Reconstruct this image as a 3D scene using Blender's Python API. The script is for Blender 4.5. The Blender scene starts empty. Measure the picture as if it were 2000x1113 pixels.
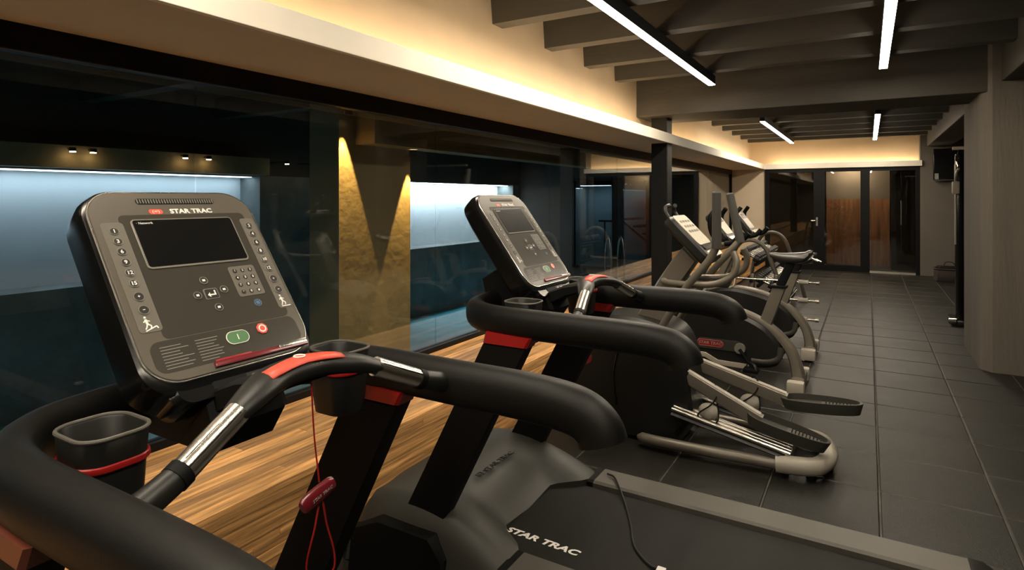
import bpy, bmesh, math, random
from mathutils import Vector, Matrix
random.seed(7)
sc = bpy.context.scene
COL = sc.collection
PI = math.pi

# ------------------------------------------------------------------ camera, world, exposure
F_PX, PSI, HZ = 1165.0, 0.538, 387.0
cam = bpy.data.cameras.new('camera'); cam_o = bpy.data.objects.new('camera', cam); COL.objects.link(cam_o)
cam.sensor_width = 36.0; cam.lens = 36.0*F_PX/2000.0
cam.shift_y = -(556.5-HZ)/2000.0
cam.clip_start = 0.02; cam.clip_end = 200
cam_o.location = (0, 0, 1.5); cam_o.rotation_euler = (PI/2, 0, PSI)
sc.camera = cam_o
w = bpy.data.worlds.new('world'); sc.world = w; w.use_nodes = True
w.node_tree.nodes['Background'].inputs[0].default_value = (0.02, 0.022, 0.025, 1)
w.node_tree.nodes['Background'].inputs[1].default_value = 0.3
vs = sc.view_settings
vs.view_transform = 'Standard'; vs.look = 'None'; vs.exposure = 0.0; vs.gamma = 1.0; vs.use_curve_mapping = False
LED = 90.0; COVE = 27.0; POOL = 8.5

# ------------------------------------------------------------------ materials
MATS = {}
def mat(name, col, rough=0.5, metal=0.0, var=0.0, vscale=8.0, bump=0.0, bscale=60.0, spec=0.5, stretch=None, coat=0.0, rvar=0.0, objvar=0.0, col2=None):
    m = bpy.data.materials.new(name); m.use_nodes = True
    nt = m.node_tree; N = nt.nodes; L = nt.links; b = N['Principled BSDF']
    b.inputs['Base Color'].default_value = (*col, 1); b.inputs['Roughness'].default_value = rough
    b.inputs['Metallic'].default_value = metal; b.inputs['Specular IOR Level'].default_value = spec
    b.inputs['Coat Weight'].default_value = coat; b.inputs['Coat Roughness'].default_value = 0.08
    if var or bump or rvar or objvar or col2:
        tc = N.new('ShaderNodeTexCoord'); mp = N.new('ShaderNodeMapping'); L.new(tc.outputs['Object'], mp.inputs[0])
        if stretch: mp.inputs['Scale'].default_value = stretch
        oi = None
        if objvar:
            oi = N.new('ShaderNodeObjectInfo'); mul = N.new('ShaderNodeMath'); mul.operation = 'MULTIPLY'; mul.inputs[1].default_value = 37.0
            L.new(oi.outputs['Random'], mul.inputs[0]); cb = N.new('ShaderNodeCombineXYZ')
            for k in range(3): L.new(mul.outputs[0], cb.inputs[k])
            L.new(cb.outputs[0], mp.inputs['Location'])
        nz = N.new('ShaderNodeTexNoise'); nz.inputs['Scale'].default_value = vscale; nz.inputs['Detail'].default_value = 7; nz.inputs['Roughness'].default_value = .62
        L.new(mp.outputs[0], nz.inputs['Vector'])
        rp = N.new('ShaderNodeValToRGB'); rp.color_ramp.elements[0].position = .3; rp.color_ramp.elements[1].position = .72
        lo = [max(0, c*(1-var)) for c in col]; hi = [min(1, c*(1+var)) for c in (col2 or col)]
        rp.color_ramp.elements[0].color = (*lo, 1); rp.color_ramp.elements[1].color = (*hi, 1)
        L.new(nz.outputs[0], rp.inputs[0])
        out = rp.outputs[0]
        if objvar:
            hs = N.new('ShaderNodeHueSaturation'); mr = N.new('ShaderNodeMapRange')
            mr.inputs['To Min'].default_value = 1-objvar; mr.inputs['To Max'].default_value = 1+objvar
            L.new(oi.outputs['Random'], mr.inputs[0]); L.new(mr.outputs[0], hs.inputs['Value']); L.new(out, hs.inputs['Color']); out = hs.outputs[0]
        L.new(out, b.inputs['Base Color'])
        if rvar:
            mr2 = N.new('ShaderNodeMapRange'); mr2.inputs['To Min'].default_value = rough-rvar; mr2.inputs['To Max'].default_value = rough+rvar
            L.new(nz.outputs[0], mr2.inputs[0]); L.new(mr2.outputs[0], b.inputs['Roughness'])
        if bump:
            n2 = N.new('ShaderNodeTexNoise'); n2.inputs['Scale'].default_value = bscale; n2.inputs['Detail'].default_value = 5
            L.new(mp.outputs[0], n2.inputs['Vector'])
            bp = N.new('ShaderNodeBump'); bp.inputs['Strength'].default_value = bump; bp.inputs['Distance'].default_value = .01
            L.new(n2.outputs[0], bp.inputs['Height']); L.new(bp.outputs[0], b.inputs['Normal'])
    MATS[name] = m; return m
def emit(name, col, strength):
    m = bpy.data.materials.new(name); m.use_nodes = True; nt = m.node_tree
    nt.nodes.remove(nt.nodes['Principled BSDF']); e = nt.nodes.new('ShaderNodeEmission')
    e.inputs[0].default_value = (*col, 1); e.inputs[1].default_value = strength
    nt.links.new(e.outputs[0], nt.nodes['Material Output'].inputs[0]); MATS[name] = m; return m
def glass(name, tint, base, gloss_rough=0.0, power=4.0):
    m = bpy.data.materials.new(name); m.use_nodes = True; nt = m.node_tree; N = nt.nodes; L = nt.links
    N.remove(N['Principled BSDF'])
    tr = N.new('ShaderNodeBsdfTransparent'); tr.inputs[0].default_value = (*tint, 1)
    gl = N.new('ShaderNodeBsdfGlossy'); gl.inputs['Roughness'].default_value = gloss_rough
    lw = N.new('ShaderNodeLayerWeight'); lw.inputs[0].default_value = .5
    pw = N.new('ShaderNodeMath'); pw.operation = 'POWER'; pw.inputs[1].default_value = power; L.new(lw.outputs['Facing'], pw.inputs[0])
    mr = N.new('ShaderNodeMapRange'); mr.inputs['To Min'].default_value = base; mr.inputs['To Max'].default_value = 1.0; L.new(pw.outputs[0], mr.inputs[0])
    mx = N.new('ShaderNodeMixShader'); L.new(mr.outputs[0], mx.inputs[0]); L.new(tr.outputs[0], mx.inputs[1]); L.new(gl.outputs[0], mx.inputs[2])
    L.new(mx.outputs[0], N['Material Output'].inputs[0]); MATS[name] = m; return m

mat('rubber_tile', (.0100, .0092, .0072), .44, var=.35, vscale=3.5, bump=.25, bscale=160, rvar=.10, objvar=.22, spec=.36)
mat('joint_dust', (.060, .055, .046), .9, var=.6, vscale=5)
mat('concrete_dark', (.020, .018, .015), .85, var=.18, vscale=5, bump=.3, bscale=30)
mat('concrete_beam', (.046, .041, .033), .82, var=.14, vscale=3, bump=.25, bscale=22, stretch=(.4, 1, 1.6))
mat('concrete_column', (.105, .092, .074), .85, var=.14, vscale=2.5, bump=.5, bscale=16, stretch=(2.5, 2.5, .35))
mat('plaster_grey', (.115, .10, .082), .85, var=.06, vscale=3, bump=.1)
mat('plaster_cream', (.70, .56, .39), .85, var=.05, vscale=2.5, bump=.08, bscale=20)
mat('shelf_white', (.86, .79, .68), .6, var=.03, vscale=4)
mat('pier_cream', (.60, .50, .37), .8, var=.04, vscale=3)
mat('black_frame', (.003, .003, .0035), .5, spec=.2)
mat('black_steel', (.005, .0055, .0055), .55, spec=.25)
mat('wood_plank', (.38, .175, .055), .5, var=.50, vscale=5, bump=.15, bscale=30, stretch=(9, .55, 14), objvar=.34, col2=(.60, .33, .125))
mat('wood_gap', (.03, .016, .008), .8)
mat('wood_panel', (.17, .075, .03), .5, var=.5, vscale=3, stretch=(5, 5, .5), objvar=.15)
mat('pool_niche', (.56, .64, .70), .7, var=.04, vscale=2)
mat('pool_dado', (.12, .145, .15), .8, var=.45, vscale=1.8, bump=.2, bscale=6)
mat('pool_concrete', (.035, .034, .032), .85, var=.25, vscale=2.5)
mat('gold_column', (.24, .18, .10), .75, var=.12, vscale=3, bump=.4, bscale=14)
mat('deck_stone', (.32, .31, .27), .8, var=.15)
mat('pool_water', (.10, .50, .66), .25, var=.15, vscale=2, bump=.15, bscale=5)
mat('foam_black', (.0030, .0028, .0023), .50, bump=.05, bscale=220, spec=.26)
mat('matte_black', (.003, .003, .003), .6, spec=.15)
mat('gloss_black', (.004, .004, .004), .2, spec=.4)
mat('screen_black', (.004, .004, .004), .22, spec=.4)
mat('console_grey', (.085, .074, .059), .30, spec=.6, var=.03, vscale=40)
mat('overlay_grey', (.042, .038, .031), .22, spec=.6)
mat('strip_grey', (.125, .115, .097), .28, spec=.6)
mat('button_dark', (.018, .017, .015), .35)
mat('button_ring', (.16, .15, .13), .35)
mat('print_white', (.75, .74, .70), .5)
mat('print_grey', (.22, .21, .19), .5)
mat('silver_rim', (.55, .53, .49), .25, metal=1.0)
mat('chrome', (.66, .62, .55), .27, metal=1.0)
mat('brushed_silver', (.50, .47, .41), .34, metal=.75)
mat('silver_paint', (.165, .147, .117), .40, metal=.3)
mat('white_cap', (.34, .31, .26), .45)
mat('hood_grey', (.028, .027, .022), .52, bump=.06, bscale=300, spec=.45)
mat('rail_grey', (.066, .060, .050), .5, bump=.08, bscale=300)
mat('belt_black', (.0062, .006, .0048), .7, bump=.25, bscale=400, spec=.3)
mat('red_plastic', (.26, .006, .006), .4)
mat('red_bright', (.62, .075, .045), .4)
mat('red_orange', (.12, .030, .016), .45)
mat('red_dark', (.13, .006, .012), .3, coat=.4)
mat('green_button', (.07, .17, .07), .35)
mat('blue_print', (.08, .17, .28), .4)
mat('yellow_print', (.36, .30, .05), .5)
mat('grip_foam', (.050, .047, .042), .7, bump=.2, bscale=250)
mat('saddle_vinyl', (.022, .020, .018), .38, coat=.2)
mat('dark_plastic', (.009, .0088, .008), .42, spec=.4)
mat('console_white', (.50, .46, .38), .4, var=.06, vscale=30)
mat('tag_white', (.7, .69, .65), .6)
mat('iron_black', (.02, .02, .02), .5)
mat('bag_brown', (.030, .022, .016), .85, bump=.3)
emit('led', (1, .87, .68), LED)
emit('cove_led', (1, .74, .42), COVE)
emit('pool_led', (.72, .87, 1.0), POOL)
emit('pool_led_bright', (.80, .92, 1.0), POOL*4.6)
emit('sconce_glow', (1, .72, .38), 40)
emit('spot_glow', (1, .80, .5), 6)
glass('glass_wall', (.86, .88, .86), .06, power=3.2)
glass('glass_door', (.74, .72, .68), .05)
glass('glass_inner', (.75, .9, .95), .05)

# ------------------------------------------------------------------ helpers
def V(*a): return Vector(a)
def tag(o, label=None, cat=None, group=None, kind=None):
    if label: o['label'] = label
    if cat: o['category'] = cat
    if group: o['group'] = group
    if kind: o['kind'] = kind
    return o
def empty(name, loc, rz=0.0):
    o = bpy.data.objects.new(name, None); o.empty_display_size = .1; o.location = loc; o.rotation_euler = (0, 0, rz); COL.objects.link(o); return o
def copy_tree(o, parent=None):
    c = o.copy(); COL.objects.link(c); c.parent = parent
    for ch in list(o.children): copy_tree(ch, c)
    return c
class MB:
    def __init__(s, org=(0, 0, 0), M=None):
        s.v = []; s.f = []; s.o = Vector(org); s.M = M
    def add(s, vs, fs):
        k = len(s.v)
        for p in vs:
            p = Vector(p)
            if s.M is not None: p = s.M @ p
            s.v.append(tuple(p-s.o))
        s.f += [tuple(i+k for i in f) for f in fs]; return s
    def box(s, x0, x1, y0, y1, z0, z1, bev=0.0):
        if bev <= 0:
            v = [(x0,y0,z0),(x1,y0,z0),(x1,y1,z0),(x0,y1,z0),(x0,y0,z1),(x1,y0,z1),(x1,y1,z1),(x0,y1,z1)]
            return s.add(v, [(0,3,2,1),(4,5,6,7),(0,1,5,4),(1,2,6,5),(2,3,7,6),(3,0,4,7)])
        bm = bmesh.new(); bmesh.ops.create_cube(bm, size=1)
        for q in bm.verts: q.co = Vector(((x0+x1)/2+q.co.x*(x1-x0), (y0+y1)/2+q.co.y*(y1-y0), (z0+z1)/2+q.co.z*(z1-z0)))
        bmesh.ops.bevel(bm, geom=list(bm.edges), offset=bev, segments=2, profile=.6, affect='EDGES', clamp_overlap=True)
        bm.verts.index_update(); s.add([q.co.copy() for q in bm.verts], [tuple(q.index for q in f.verts) for f in bm.faces]); bm.free(); return s
    def prism(s, poly, axis, a, b, inset=0.0):
        # poly: 2d points; axis 'y': (x,z) extruded y a..b ; 'z': (x,y) ; 'x': (y,z).  inset rounds the rims a little
        def P(q, t):
            return (q[0], t, q[1]) if axis == 'y' else ((q[0], q[1], t) if axis == 'z' else (t, q[0], q[1]))
        n = len(poly); cx = sum(p[0] for p in poly)/n; cy = sum(p[1] for p in poly)/n
        if inset > 0:
            def sh(p):
                d = math.hypot(p[0]-cx, p[1]-cy) or 1; k = max(0, (d-inset)/d); return (cx+(p[0]-cx)*k, cy+(p[1]-cy)*k)
            e = inset if b > a else -inset
            rings = [[P(sh(p), a) for p in poly], [P(p, a+e) for p in poly], [P(p, b-e) for p in poly], [P(sh(p), b) for p in poly]]
        else: rings = [[P(p, a) for p in poly], [P(p, b) for p in poly]]
        vs = [p for r in rings for p in r]; fs = []
        for k in range(len(rings)-1):
            for i in range(n): j = (i+1) % n; fs.append((k*n+i, k*n+j, (k+1)*n+j, (k+1)*n+i))
        fs.append(tuple(range(n))[::-1]); fs.append(tuple((len(rings)-1)*n+i for i in range(n)))
        return s.add(vs, fs)
    def tube(s, path, ra, rb=None, n=12, cap=True, up=(0, 0, 1), closed=False, sq=1.0):
        path = [Vector(p) for p in path]; m = len(path); rings = []; prev = None; up = Vector(up)
        for i, p in enumerate(path):
            if closed: t = path[(i+1) % m]-path[i-1]
            else: t = path[min(i+1, m-1)]-path[max(i-1, 0)]
            t.normalize(); sd = t.cross(up)
            if sd.length < .15: sd = prev.copy() if prev is not None else t.cross(Vector((0, 1, 0)))
            sd = sd-t*sd.dot(t); sd.normalize()
            if prev is not None and sd.dot(prev) < 0: sd = -sd
            prev = sd; nn = sd.cross(t)
            a = ra[i] if isinstance(ra, (list, tuple)) else ra
            b = (rb[i] if isinstance(rb, (list, tuple)) else rb) if rb is not None else a
            ring = []
            for k in range(n):
                th = 2*PI*k/n; c_, s_ = math.cos(th), math.sin(th)
                if sq != 1.0: c_ = math.copysign(abs(c_)**sq, c_); s_ = math.copysign(abs(s_)**sq, s_)
                ring.append(p+sd*a*c_+nn*b*s_)
            rings.append(ring)
        vs = [q for r in rings for q in r]; fs = []; mm = m if closed else m-1
        for i in range(mm):
            for k in range(n):
                j = (k+1) % n; a0 = i*n; b0 = ((i+1) % m)*n; fs.append((a0+k, b0+k, b0+j, a0+j))
        if cap and not closed: fs.append(tuple(range(n))); fs.append(tuple((m-1)*n+k for k in range(n))[::-1])
        return s.add(vs, fs)
    def cyl(s, p, q, r, r2=None, n=16): return s.tube([p, q], [r, r if r2 is None else r2], None, n)
    def ell(s, c, r, nu=14, nv=8):
        vs = []; fs = []
        for j in range(nv+1):
            ph = PI*j/nv
            for i in range(nu): th = 2*PI*i/nu; vs.append((c[0]+r[0]*math.sin(ph)*math.cos(th), c[1]+r[1]*math.sin(ph)*math.sin(th), c[2]+r[2]*math.cos(ph)))
        for j in range(nv):
            for i in range(nu): k = (i+1) % nu; fs.append((j*nu+i, (j+1)*nu+i, (j+1)*nu+k, j*nu+k))
        return s.add(vs, fs)
    def grid(s, P):
        m, n = len(P), len(P[0]); return s.add([q for r in P for q in r], [(i*n+j, i*n+j+1, (i+1)*n+j+1, (i+1)*n+j) for i in range(m-1) for j in range(n-1)])
    def text(s, txt, size, place, depth=.0006, sx=1.0, shear=0.0, bold=0.0):
        cu = bpy.data.curves.new('t', 'FONT'); cu.body = txt; cu.size = size; cu.align_x = 'CENTER'; cu.align_y = 'CENTER'
        cu.extrude = depth; cu.shear = shear; cu.offset = bold; cu.resolution_u = 3
        ob = bpy.data.objects.new('t', cu); COL.objects.link(ob)
        dg = bpy.context.evaluated_depsgraph_get(); ev = ob.evaluated_get(dg); me = ev.to_mesh()
        s.add([place(q.co.x*sx, q.co.y, q.co.z) for q in me.vertices], [tuple(p.vertices) for p in me.polygons])
        ev.to_mesh_clear(); bpy.data.objects.remove(ob); bpy.data.curves.remove(cu); return s
    def mesh(s, name, mt, smooth=True):
        me = bpy.data.meshes.new(name); me.from_pydata(s.v, [], s.f); bm = bmesh.new(); bm.from_mesh(me)
        bmesh.ops.remove_doubles(bm, verts=bm.verts, dist=1e-6)
        bmesh.ops.recalc_face_normals(bm, faces=bm.faces); bm.to_mesh(me); bm.free()
        if smooth:
            for p in me.polygons: p.use_smooth = True
            try: me.set_sharp_from_angle(angle=math.radians(38))
            except Exception: pass
        me.materials.append(MATS[mt]); return me
    def build(s, name, mt, parent=None, smooth=True):
        o = bpy.data.objects.new(name, s.mesh(name, mt, smooth)); COL.objects.link(o); o.parent = parent; return o
def B(*a, bev=0.0, org=(0, 0, 0)): return MB(org).box(*a, bev=bev)
def smooth(pts, k=6, closed=False):
    P = [Vector(p) for p in pts]; n = len(P); out = []
    for i in range(n if closed else n-1):
        p0 = P[i-1] if (closed or i > 0) else P[0]*2-P[1]; p1 = P[i]; p2 = P[(i+1) % n]; p3 = P[(i+2) % n] if (closed or i+2 < n) else P[-1]*2-P[-2]
        for j in range(k):
            t = j/k; out.append(.5*((2*p1)+(p2-p0)*t+(2*p0-5*p1+4*p2-p3)*t*t+(3*p1-p0-3*p2+p3)*t**3))
    if not closed: out.append(P[-1])
    return out
def rrect(w, h, r, n=6, cx=0, cy=0):
    out = []
    for (sx, sy, a0) in ((1, 1, 0), (-1, 1, 90), (-1, -1, 180), (1, -1, 270)):
        for k in range(n+1):
            a = math.radians(a0+90*k/n); out.append((cx+sx*(w/2-r)+r*math.cos(a), cy+sy*(h/2-r)+r*math.sin(a)))
    return out
def struct(name, mb, mt, parent=None, sm=False):
    o = mb.build(name, mt, parent, sm)
    if parent is None: o['kind'] = 'structure'
    return o

# ------------------------------------------------------------------ setting: gym
XW, XG, XL, XP = -2.26, -2.65, -1.93, -1.92     # upper wall, glass, shelf lip, platform front
YB, Y0 = 14.4, -3.2                              # end wall, wall behind
XR = 4.2
fl = struct('floor', B(-2.7, XR, Y0, YB, -.06, -.004), 'joint_dust')
tx0, ty0, T = .05, 3.59, .5
def tile_mesh(w_, d_):
    b = .006; mb = MB()
    v = [(-w_/2, -d_/2, -.014), (w_/2, -d_/2, -.014), (w_/2, d_/2, -.014), (-w_/2, d_/2, -.014)]
    v += [(p[0], p[1], -.004) for p in v[:4]]
    v += [(-w_/2+b, -d_/2+b, 0), (w_/2-b, -d_/2+b, 0), (w_/2-b, d_/2-b, 0), (-w_/2+b, d_/2-b, 0)]
    f = [(8, 9, 10, 11)]
    for i in range(4): j = (i+1) % 4; f += [(i, j, 4+j, 4+i), (4+i, 4+j, 8+j, 8+i)]
    mb.add(v, f); return mb.mesh('tile', 'rubber_tile', False)
tm = tile_mesh(T-.005, T-.005)
nt_ = 0
for i in range(-4, 4):
    for j in range(-8, 22):
        x = tx0+T*(i+.5); y = ty0+T*(j+.5)
        if y > YB-.2 or (x > 1.0 and y < 7.5): continue
        o = bpy.data.objects.new('tile', tm); COL.objects.link(o); o.parent = fl; o.location = (x, y, random.uniform(-.0012, .0008)); o.rotation_euler.z = random.choice((0, PI/2, PI, -PI/2))
        nt_ += 1
rest = MB()
for i in range(-5, 8):
    for j in range(-14, 22):
        x = tx0+T*(i+.5); y = ty0+T*(j+.5)
        if x-T/2 < -2.2 or x+T/2 > XR or y > YB-.2: continue
        if -4 <= i < 4 and j >= -8 and not (x > 1.0 and y < 7.5): continue
        rest.box(x-T/2+.003, x+T/2-.003, y-T/2+.003, y+T/2-.003, -.014, 0)
tag(rest.build('tile_field', 'rubber_tile', fl, False), kind='stuff')

ce = struct('ceiling', B(-2.7, XR, Y0, YB+.2, 3.02, 3.15), 'concrete_dark')
RZ = 2.72
ribs = [3.52+.785*k for k in range(-8, 4)]+[7.95, 8.75, 9.55, 10.35, 11.2, 12.1, 13.0, 13.85]
for y in ribs:
    m = MB(); m.prism([(y, RZ), (y+.13, RZ), (y+.17, 3.03), (y-.04, 3.03)], 'x', XW-.02, .99, 0); m.build('rib', 'concrete_beam', ce, False)
    if y > 7.6 or y < 5: MB().prism([(y, RZ), (y+.13, RZ), (y+.17, 3.03), (y-.04, 3.03)], 'x', 1.35, XR, 0).build('rib', 'concrete_dark', ce, False)
B(XW-.02, .98, 6.55, 7.3, 2.42, 3.03, bev=.012).build('cross_beam', 'concrete_beam', ce, False)
B(.98, 1.36, Y0, 6.56, 2.5, 3.03, bev=.012).build('edge_beam', 'concrete_beam', ce, False)
B(.98, 1.36, 7.55, YB, 2.5, 3.03, bev=.012).build('edge_beam', 'concrete_beam', ce, False)
cmb = MB(); cmb.prism([(.845, 6.60), (.92, 6.52), (1.75, 6.52), (1.75, 7.61), (.845, 7.61)], 'z', 0, 3.03)
struct('wall_column', cmb, 'concrete_column')
struct('wall_left', B(XW-.1, XW, Y0, YB+.2, 2.15, 3.03), 'plaster_cream')
s1 = struct('trim_1', B(XG-.05, XL-.03, Y0, YB, 2.13, 2.155), 'pier_cream')
B(XL-.03, XL, Y0, YB-.42, 2.127, 2.235, bev=.003).build('lip', 'shelf_white', s1, False)
struct('wall_back', B(-2.7, .9, YB-.08, YB+.1, 2.235, 3.03), 'plaster_cream')
s2 = struct('trim_2', B(XL-.03, .90, YB-.42, YB-.08, 2.13, 2.155), 'pier_cream')
B(XL-.03, .90, YB-.45, YB-.42, 2.127, 2.235, bev=.003).build('lip', 'shelf_white', s2, False)
struct('wall_back_bay', B(.87, XR, YB-.40, YB+.1, 0, 3.03), 'plaster_grey')
struct('wall_pier', B(-2.75, XL, YB-.36, YB+.1, 0, 2.13), 'pier_cream')
struct('wall_right', B(XR, XR+.1, Y0, YB, 0, 3.1), 'plaster_grey')
struct('wall_rear', B(-2.7, XR, Y0-.1, Y0, 0, 3.1), 'plaster_grey')
# cove strips lying in the trough behind the lip
cv = B(XW+.05, XW+.09, Y0, 6.5, 2.156, 2.175).build('cove_light', 'cove_led', None, False)
tag(cv, 'warm strip light hidden behind the white shelf lip above the treadmills', 'light')
cv = B(XW+.05, XW+.09, 7.35, YB-.5, 2.156, 2.175).build('cove_light', 'cove_led', None, False)
tag(cv, 'warm strip light behind the shelf lip beyond the black steel post', 'light')
cv = B(-1.8, .85, YB-.17, YB-.13, 2.156, 2.175).build('cove_light', 'cove_led', None, False)
tag(cv, 'warm strip light behind the shelf lip over the glass doors', 'light')
# black steel post
po = empty('steel_post', (-2.06, 6.85, .416)); O = (-2.06, 6.85, .416)
tag(po, 'black steel post standing on the wooden platform under the cross beam', 'post')
for y in (6.75, 6.935): B(-2.15, -1.97, y, y+.018, .416, 2.13, org=O).build('flange', 'black_steel', po, False)
B(-2.075, -2.045, 6.768, 6.935, .416, 2.13, org=O).build('web', 'black_steel', po, False)
B(-2.15, -1.97, 6.75, 6.953, 2.155, 2.42, org=O).build('head', 'black_steel', po, False)
B(-1.985, -1.968, 6.768, 6.935, .416, 2.13, org=O).build('side_plate', 'black_steel', po, False)

# ------------------------------------------------------------------ wooden platform made of strips
pf = empty('wooden_platform', (-2.3, 5.6, 0)); O = (-2.3, 5.6, 0)
tag(pf, 'long low platform of reclaimed wood strips under the glass wall', 'platform')
B(XG-.02, XP-.03, Y0, YB-.36, .04, .395, org=O).build('core', 'wood_gap', pf, False)
B(XG-.02, XP-.05, Y0, YB-.36, 0, .04, org=O).build('plinth', 'matte_black', pf, False)
def strip_run(xa, xb, za, zb):
    y = -1.3-random.random()*1.2
    while y < YB-.4:
        L_ = random.uniform(1.1, 2.6); y1 = min(y+L_, YB-.37)
        if y1-y < .25: break
        d = random.uniform(0, .003)
        m = MB(); 
        if zb-za < .03: m.box(xa, xb, y+.001, y1-.001, za, zb-d)
        else: m.box(xa, xb-d, y+.001, y1-.001, za, zb)
        cx, cz = (xa+xb)/2, (za+zb)/2
        o = MB((cx, (y+y1)/2, cz)); o.v = [(v[0]-cx, v[1]-(y+y1)/2, v[2]-cz) for v in m.v]; o.f = m.f
        ob = o.build('plank', 'wood_plank', pf, False); ob.location = (cx-O[0], (y+y1)/2-O[1], cz)
        y = y1
xs = XG+.03; n = 11; wd = (XP-xs)/n
for k in range(n): strip_run(xs+k*wd+.0008, xs+(k+1)*wd-.0008, .395, .418)
n = 10; hh = (.394-.045)/n
for k in range(n): strip_run(XP-.03, XP, .045+k*hh+.0008, .045+(k+1)*hh-.0008)

# ------------------------------------------------------------------ glass wall
wn = struct('window_1', B(XG-.03, XG+.03, Y0, YB-.36, .395, .452), 'black_frame')
B(XG-.03, XG+.03, Y0, YB-.36, 2.03, 2.13).build('head_frame', 'black_frame', wn, False)
B(XG-.03, XG+.03, YB-.42, YB-.36, .452, 2.03).build('jamb', 'black_frame', wn, False)
ys = [-3.2, -1.95, -.17, 1.605, 3.375, 5.15, 6.95, 8.73, 10.5, 12.3, 14.0]
for a, b in zip(ys[:-1], ys[1:]):
    B(XG-.005, XG+.005, a+.004, b-.004, .452, 2.03).build('pane', 'glass_wall', wn, False)
B(XG+.03, XG+.034, Y0, 7, 2.028, 2.032).build('glazing_bead', 'rail_grey', wn, False)

# ------------------------------------------------------------------ glazed doors in the end wall
dr = struct('door_1', B(XL, .87, YB-.40, YB-.30, 2.05, 2.127), 'black_frame'); YD = YB-.40
for a, b in ((XL, -1.84), (-.98, -.78), (-.13, .03), (.80, .87)): B(a, b, YD, YD+.1, .0, 2.05).build('stile', 'black_frame', dr, False)
for a, b in ((-1.84, -.98), (-.78, -.13)): B(a, b, YD, YD+.1, 0, .12).build('bottom_rail', 'black_frame', dr, False)
B(.03, .80, YD, YD+.1, 0, .035).build('bottom_rail', 'brushed_silver', dr, False)
for a, b, z in ((-1.84, -.98, .12), (-.78, -.13, .12), (.03, .80, .035)): B(a, b, YD+.045, YD+.055, z, 2.05).build('pane', 'glass_door', dr, False)
hd = MB(); hd.box(-.935, -.90, YD-.012, YD, .92, 1.10); hd.tube([(-.918, YD-.012, 1.03), (-.918, YD-.05, 1.03), (-1.03, YD-.05, 1.03)], .009, n=8); hd.build('handle', 'silver_rim', dr)
MB().tube([(.56, YD-.0, .98), (.56, YD-.04, .98), (.56, YD-.04, 1.45), (.56, YD, 1.45)], .011, n=8).build('handle', 'silver_rim', dr)
# the lobby behind the doors
struct('wall_lobby_back', B(-2.6, 2.2, YB+2.2, YB+2.3, 0, 2.5), 'plaster_grey')
lp = struct('wall_lobby_panel', B(-.80, .40, YB+.62, YB+.72, 0, 2.5), 'plaster_grey')
for k in range(7):
    B(-.79+k*.17, -.79+(k+1)*.17-.004, YB+.60, YB+.62, .05, 1.48).build('plank', 'wood_panel', lp, False)
struct('wall_lobby_right', B(.42, .5, YB+.35, YB+2.2, 0, 2.5), 'black_frame')
struct('floor_lobby', B(-2.6, 2.2, YB-.3, YB+2.2, -.06, 0), 'concrete_dark')
struct('ceiling_lobby', B(-2.6, 2.2, YB+.1, YB+2.2, 2.4, 2.5), 'concrete_dark')
lb = empty('lobby_fill_light', (-.3, YB+.30, 2.4)); tag(lb, 'small round fill lamp added out of view in the lobby ceiling behind the doors', 'light')  # unseen lamp, added to brighten the wood panel behind the door glass
O = (-.3, YB+.30, 2.4)
MB(O).cyl((-.3, YB+.30, 2.375), (-.3, YB+.30, 2.4), .06).build('ring', 'black_frame', lb)
MB(O).cyl((-.3, YB+.30, 2.370), (-.3, YB+.30, 2.376), .055).build('lens', 'spot_glow', lb)
la = bpy.data.lights.new('lobby', 'AREA'); la.shape = 'DISK'; la.size = .1; la.energy = 52; la.color = (1, .8, .55)
lo_ = bpy.data.objects.new('beam', la); COL.objects.link(lo_); lo_.parent = lb; lo_.location = (0, 0, -.035); lo_.rotation_euler = (math.radians(20), 0, 0)

# ------------------------------------------------------------------ pool hall behind the glass
XF, YE, WZ, DZ = -7.0, 12.0, -.65, -.35
pw = struct('wall_pool_far', B(XF-.5, XF-.4, -4, YE+.1, -1.2, 3.0), 'pool_niche')
def pbox(name, *a, mt='pool_concrete'): return struct(name, B(*a), mt)
pbox('wall_pool_dado', XF-.4, XF, -4, YE, -1.2, .586, mt='pool_dado')
pbox('wall_pool_lintel', XF-.4, XF, -4, YE, 1.80, 3.0)
pbox('wall_pool_pier', XF-.4, XF+.02, 5.12, 8.1, .586, 1.80, mt='pool_dado')
pbox('wall_pool_end_pier', XF-.4, XF+.02, 11.74, YE, .586, 1.80, mt='pool_dado')
sb = B(XF+.0, XF+.25, -4, 5.1, 1.80, 2.02).build('soffit_band', 'gold_column', None, False); tag(sb, kind='structure'); sb.name = 'trim_3'
for i, (a, b, lab) in enumerate(((-2.5, 5.1, 'cool white light trough over the long pool niche with the warm band above'), (8.12, 11.72, 'cool white light trough over the short pool niche beyond the gold pillar'))):
    t = empty('niche_light', (XF-.2, (a+b)/2, 1.80)); O = (XF-.2, (a+b)/2, 1.80); tag(t, lab, 'light')
    B(XF-.33, XF-.05, a, b, 1.785, 1.7992, org=O).build('tray', 'white_cap', t, False)
    B(XF-.30, XF-.10, a+.02, b-.02, 1.778, 1.785, org=O).build('diffuser', 'pool_led' if i == 0 else 'pool_led_bright', t, False)
pbox('ceiling_pool', XF-.5, XG-.06, -4, YE+2.6, 2.75, 2.85)
for k, y in enumerate((0, 1.5, 3.0, 4.5, 6, 7.5, 9, 10.5)): pbox('ceiling_pool_rib', XF, XG-.1, y, y+.16, 2.5, 2.76)
pbox('wall_pool_near', XG-.12, XG-.03, -4, YE+2, -1.2, .40)
pbox('wall_pool_start', XF-.5, XG-.06, -4.1, -4, -1.2, 2.8)
pbox('floor_pool', XF, XG-.1, -4, YE, -1.3, -1.2, mt='pool_niche')
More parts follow.
